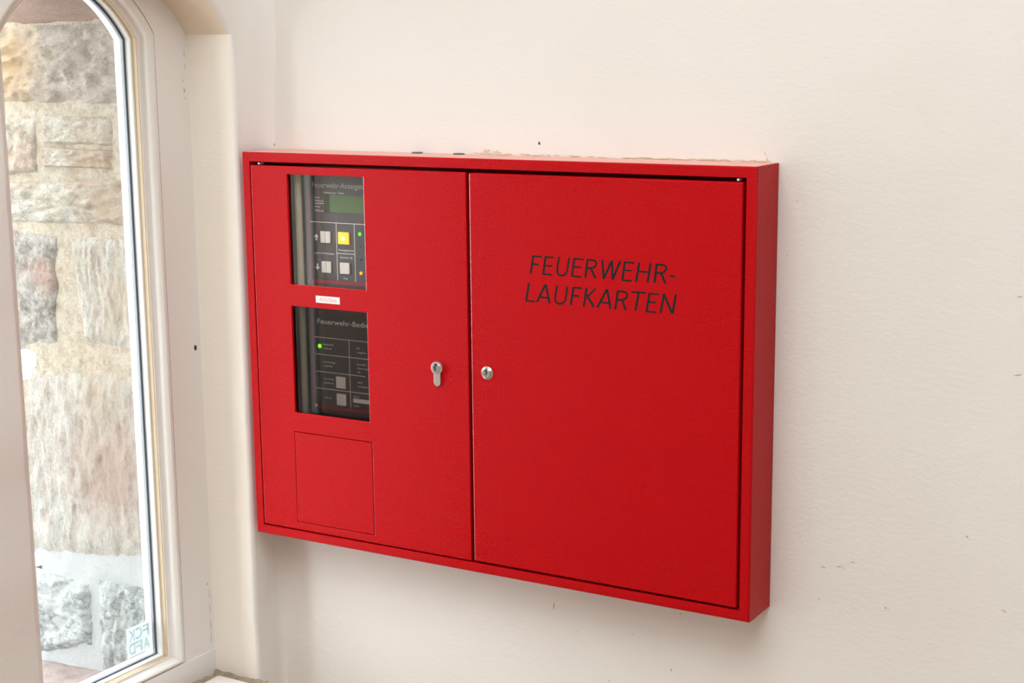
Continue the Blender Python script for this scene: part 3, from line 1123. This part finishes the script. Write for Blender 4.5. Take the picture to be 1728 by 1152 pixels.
mesh('panel_screw', *lathe([(3.0, PY), (3.0, PY - 0.8), (2.2, PY - 1.5)], 91.6, 377.4, 16), M['plug'], up, sm=40)

# lower panel
lo = device(186, 347, 'control_panel')
lo['label'] = 'dark lower control panel with grid of keys'
P = Print()
P.rect(91.6, 94.4, 196, 345, PY - 0.2)
P.rect(97.5, 266, 193.0, 197.4, PY - 0.2)
P.build('red_border', M['red_line'], lo)
lines(lo, [(96.2, 297, 266, 297), (96.6, 272.2, 266, 272.2), (97, 247, 184, 247), (97, 222.3, 266, 222.3), (157.0, 297, 157.0, 199)])
P = Print()
P.add(text_geo('Feuerwehr-Bedienfeld', 7.0, 102.4, 317.0, PY - 0.25, 'l', 115.0))
P.build('panel_title', M['print'], lo)
for s, x, z, w in (('Bedienfeld', 111.0, 286.2, 18), ('in Betrieb', 111.0, 280.6, 15), ('Löschanlage', 111.0, 260.8, 21), ('ausgelöst', 111.0, 255.4, 16),
                   ('Akustische', 111.0, 236.2, 17), ('Signale ab', 111.0, 230.4, 16), ('ÜE ab', 111.5, 208.6, 11),
                   ('ÜE', 170.2, 285.4, 5), ('ausgelöst', 170.2, 279.6, 16), ('Brandfall-', 170.2, 262.4, 16), ('Steuerungen', 170.4, 256.8, 21), ('ab', 170.8, 251.4, 4.5),
                   ('BMZ', 170.8, 236.0, 8), ('rückstellen', 170.8, 230.4, 18), ('ÜE ab', 162.6, 214.8, 9), ('prüfen', 161.8, 201.6, 10)):
    caption(lo, s, 2.3, x, z, w)
led(lo, 105.0, 284.2, 3.0, M['led_bright'], label='bright green indicator lamp')
led(lo, 105.8, 234.0, 1.5, M['led_off'])
led(lo, 106.2, 209.6, 1.6, M['led_off'])
led(lo, 164.5, 257.5, 1.5, M['led_off'])
button(lo, 133.2, 150.2, 225.9, 243.0, M['button'])
button(lo, 133.4, 150.2, 200.9, 218.0, M['button'])
bx = box('white_strip', 161.5, 205, PY - 0.4, PY + 0.3, 207.4, 213.2, M['button'], lo)
mesh('panel_screw', *lathe([(2.4, PY), (2.4, PY - 0.8), (1.8, PY - 1.3)], 95.0, 196.2, 16), M['steel'], lo, sm=40)

# ------------------------------------------------------------------ sticker on the outside of the window pane (reads mirrored from inside)
st = empty('pane_sticker', (0, 0, 0))
tag(st, 'small faded square sticker with mirrored letters low on the window pane', 'sticker')
XS = XF - 39.6


def glue(name, verts2, faces, x, mat):
    """verts2 in (u, z): u grows away from the room's back wall, so the print reads from outside"""
    return mesh(name, [(x, y, z) for y, z in verts2], faces, mat, st)


SY0, SY1, SZ0, SZ1 = -141.0, -92.0, -176.0, -131.0
glue('sticker_film', [(SY0, SZ0), (SY1, SZ0), (SY1, SZ1), (SY0, SZ1)], [(0, 1, 2, 3)], XS, M['sticker'])
P = Print()
for s, z in (('FCK', -152.0), ('AFD', -172.5)):
    wtot = 43.0
    for k, ch in enumerate(s):
        P.add(text_geo(ch, 17.0, 3 + k * 15, z, 0, 'l', 13.0, weight=0.02))
# seen from outside (looking along +x) the text runs left to right from high y to low y
glue('sticker_letters', [(SY1 - p[0], p[2]) for p in P.v], P.f, XS + 0.3, M['sticker_letter'])
bpy.data.objects.remove(_fo)
bpy.data.curves.remove(_fc)

# ------------------------------------------------------------------ wear on the walls: chips, holes and scuffs
rnd = random.Random(11)


def flake_geo(x, z, w, h, y=YB - 0.25, n=9, rot=0.0):
    pts = []
    for k in range(n):
        a = 2 * math.pi * k / n
        r = rnd.uniform(0.55, 1.1)
        px, pz = w / 2 * r * math.cos(a), h / 2 * r * math.sin(a)
        pts.append((x + px * math.cos(rot) - pz * math.sin(rot), z + px * math.sin(rot) + pz * math.cos(rot)))
    vs = [(px, y, pz) for px, pz in pts] + [(px * 0.7 + x * 0.3, y - 0.5, pz * 0.7 + z * 0.3) for px, pz in pts]
    fs = [(k, (k + 1) % n, n + (k + 1) % n, n + k) for k in range(n)] + [tuple(range(n, 2 * n))]
    return vs, fs


def chip(x, z, w, h, mat, rot=0.0, name='plaster_chip'):
    v, f = flake_geo(x, z, w, h, rot=rot)
    return mesh(name, v, f, mat, wall_back)


P = Print()
x = 348.0
while x < 768:
    dens = 1.0 if x < 400 or 420 < x < 455 or x > 600 else 0.5
    if rnd.random() < dens:
        w = rnd.uniform(3, 15)
        P.add(flake_geo(x, 561.2 + rnd.uniform(-0.6, 1.4), w, rnd.uniform(0.9, 2.2)))
    x += rnd.uniform(2, 8)
for k in range(16):
    P.add(flake_geo(rnd.gauss(372, 10), 563 + abs(rnd.gauss(0, 2.6)), rnd.uniform(2, 6), rnd.uniform(1.2, 2.6)))
tag(P.build('plaster_crumbs', M['chip'], wall_back), kind='stuff')
chip(445.8, 576.8, 3.4, 5.2, M['chip_dark'], 0.3, 'nail_hole')
chip(759.6, 571.5, 2.0, 6.5, M['chip'], 0.5)
chip(763.0, 564.5, 3.0, 5.5, M['chip'], 0.2)
chip(2.0, 567.5, 4.5, 7.5, M['green'], 0.3, 'wall_plug')
for x, z, w, h, r in ((788.5, 542, 1.6, 1.2, 0), (802.6, 516, 2.2, 1.8, 0.6), (790.6, 449, 2, 1.6, 0), (1021.4, 128.8, 4, 3, 0.2), (1024, 126, 2, 2, 0),
                      (867, 67, 9, 1.6, 0.3), (873, 66, 6, 1.2, -0.5), (885, 75.5, 8, 1.0, -0.1), (847.5, 63.3, 9, 1.0, -0.15), (927.5, 24.3, 3.4, 3, 0), (932, 24, 2, 2, 0),
                      (1068, 45.6, 10, 2, -0.5), (842.6, 20.8, 2, 5, 0.4), (1067.5, 417.6, 9, 1.4, 0), (1070.5, 327.8, 9, 1.4, 0.2), (654.2, -32.5, 2.4, 2.4, 0),
                      (585, -74, 5, 1.4, 0.5), (501, -85.5, 2.2, 1.6, 0), (642, -113, 2.5, 5, 0.2), (549.6, -147, 2.2, 2.2, 0), (816, 97.5, 2, 1.6, 0), (890, -28.5, 2.4, 1.2, 0)):
    chip(x, z, w, h, M['chip_grey'], r, 'scuff')
chip(463.5, -55.6, 3.4, 11, M['chip'], -0.1)

P = Print()
for (y, z, w, h) in ((-7.2, 660, 1.6, 3), (-6.6, 645, 4, 7), (-5.5, 634, 1.6, 2.5), (-3.5, 697, 0.8, 12), (-4.0, 680, 0.7, 9), (-6.9, -95, 3, 5), (-4.2, -112, 0.8, 22), (-4.4, -136, 0.8, 22), (-4.6, -160, 0.9, 24), (-4.7, -183, 0.9, 20)):
    v, f = flake_geo(y, z, w, h, y=0)
    P.add(([(q[0], q[1], q[2]) for q in v], f))
o = mesh('paint_flakes', [(XF + 0.1 - q[1], q[0], q[2]) for q in P.v], P.f, M['chip_grey'], win)
tag(o, kind='stuff')
